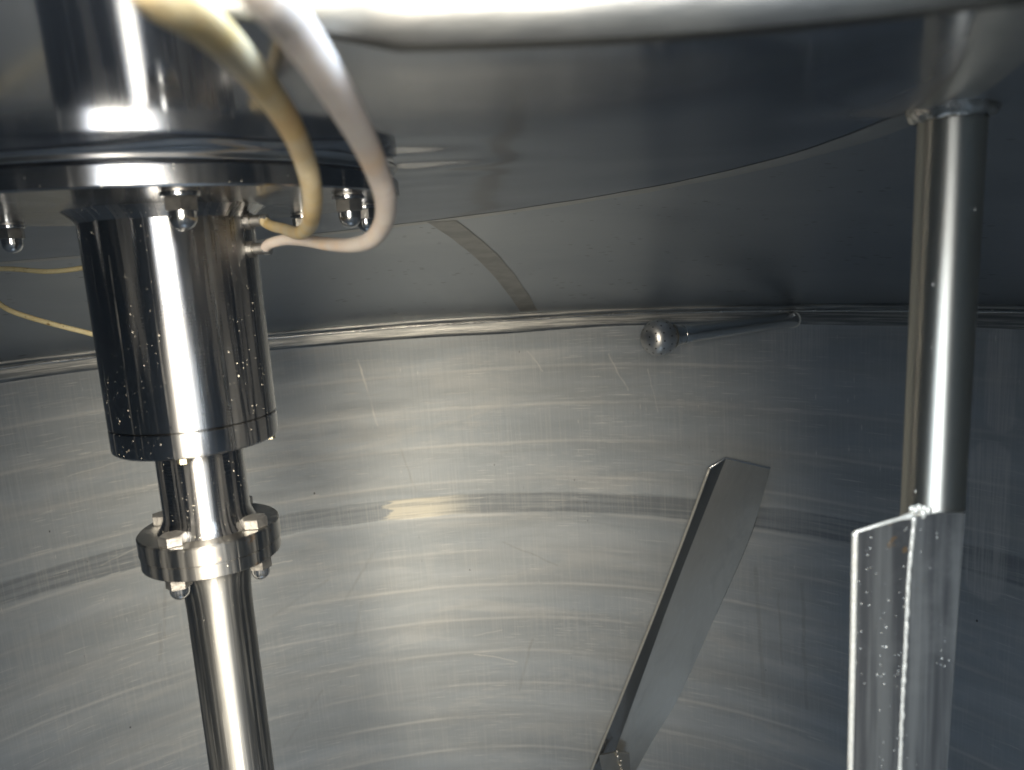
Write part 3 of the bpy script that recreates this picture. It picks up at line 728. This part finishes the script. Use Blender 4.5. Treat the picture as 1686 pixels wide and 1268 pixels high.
for k in range(41):
    a = 2*math.pi*k/40; s1 = ax_.cross(Vector((0, 0, 1))).normalized(); s2 = s1.cross(ax_)
    v = (s1*math.cos(a)+s2*math.sin(a))*.0185; v -= ax_*(v.dot(n_)/ax_.dot(n_)); loop.append(v-n_*-.001+Vector((.0006*mnoise.noise(Vector((a*3, 1, 1))), 0, .0006*mnoise.noise(Vector((a*3, 5, 1))))))
bm_obj('weld_bead', tube_bm(loop, .0028, 10, None, False), MAT['bead'], sb, sharp=0)

# ------------------------------------------------------------------ wall baffle
BAF = [
  [(0.7176, 1.1922, 1.6224), (0.7691, 1.2234, 1.6375), (0.8628, 1.1609, 1.6208)],
  [(0.6542, 1.2264, 1.4267), (0.7044, 1.2700, 1.4389), (0.8325, 1.2291, 1.4209)],
  [(0.5755, 1.2634, 1.1980), (0.6268, 1.3137, 1.2056), (0.7548, 1.2962, 1.1716)],
  [(0.4865, 1.2984, 0.9547), (0.5520, 1.3484, 0.9749), (0.6495, 1.3543, 0.8783)],
  [(0.4023, 1.3254, 0.7339), (0.4590, 1.3822, 0.6986), (0.5527, 1.3967, 0.6767)],
  [(0.2911, 1.3523, 0.4422), (0.3505, 1.4150, 0.3942), (0.4101, 1.4450, 0.3637)],
]
BR = [(0.4064, 1.3307, 0.7296), (0.4545, 1.3421, 0.7277), (0.4989, 1.3598, 0.6873)]
bf = thing('wall_baffle', 'leaning bent steel baffle channel welded slantwise to the tank wall', 'baffle', BAF[2][1])
B0 = Vector(BAF[2][1])
t = NT('smooth baffle steel'); o = t.coord('Object'); rot = t.scale(o, (1, 1, 1), rot=(0, R_(-18), 0))
n = t.noise(rot, 4, 5, .6, .5); f = t.noise(t.scale(rot, (140, 140, 5)), 1.0, 3, .6); sm = t.noise(t.scale(rot, (9, 9, 2.2)), 1.0, 4, .65, .6)
pit = t.specks(o, 26, .05, .15)
c = t.mix(n, (.49, .475, .44), (.61, .59, .54)); c = t.mix(t.mul(t.ss(sm, .5, .68), .35), c, (.34, .345, .34)); c = t.mix(t.mul(t.ss(f, .5, .7), .14), c, (.7, .7, .67)); c = t.mix(pit, c, (.05, .05, .05))
MAT['baf'] = t.set(Base_Color=c, Metallic=.88, Roughness=t.add(.34, t.mul(t.sub(sm, .5), .22)), Normal=t.bump(t.add(f, t.mul(sm, 2.0)), .10, .0015))
def fine(col, n=8): return catmull([Vector(r[col])-B0 for r in BAF], n)
e, rg_, w = fine(0), fine(1), fine(2)
bm_obj('web', plate_bm([[a, a.lerp(b, .25), a.lerp(b, .5), a.lerp(b, .75), b] for a, b in zip(rg_, w)], .005), MAT['baf'], bf, sharp=30)
t = NT('shade toned flange steel'); o = t.coord('Object'); n = t.noise(o, 16, 4, .6)
MAT['baf_shade'] = t.set(Base_Color=t.mix(n, (.22, .24, .27), (.29, .31, .33)), Metallic=1.0, Roughness=t.add(.12, t.mul(n, .12)))  # baffle steel darkened here to imitate the flange's dark reflection
bm_obj('flange', plate_bm([[a, a.lerp(b, .5), b-(b-a).normalized()*.0026] for a, b in zip(e, rg_)], .005), MAT['baf_shade'], bf, sharp=30)
bm_obj('ground_edge', tube_bm([p for p in e], .0034, 10), MAT['bead'], bf, sharp=0)
bm_obj('ground_edge', tube_bm([e[0], rg_[0], w[0]], .0030, 10), MAT['pad'], bf, sharp=0)
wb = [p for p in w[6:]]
t = NT('gap shade in the joint'); o = t.coord('Object'); n = t.noise(o, 60, 3)
MAT['grime_shade'] = t.set(Base_Color=t.mix(n, (.03, .03, .03), (.10, .10, .095)), Roughness=.7)  # near-black colour stands for the shadow in the gap at the wall
bm_obj('weld_bead', tube_bm(wb, lambda q: .0016+.0006*mnoise.noise(Vector((q*40, 3, 3))), 8), MAT['grime_shade'], bf, sharp=0)
bm_obj('bracket', plate_bm([[Vector(BR[0])-B0, Vector(BR[1])-B0, Vector(BR[2])-B0+Vector((0, 0, .02))], [Vector(BR[0])-B0+Vector((.006, .004, -.05)), Vector(BR[1])-B0+Vector((.006, 0, -.07)), Vector(BR[2])-B0+Vector((0, 0, -.05))]], .006), MAT['baf'], bf, sharp=30)
bm = bmesh.new()
for k in range(9):
    c_ = Vector(BR[1]).lerp(Vector(BR[2]), .25+.05*k % .3)-B0+Vector((random.uniform(-.006, .006), -.012, .016-k*.014))
    bmesh.ops.create_icosphere(bm, subdivisions=2, radius=random.uniform(.004, .008), matrix=Matrix.Translation(c_))
bm_obj('weld_blob', bm, MAT['baf'], bf, sharp=0)
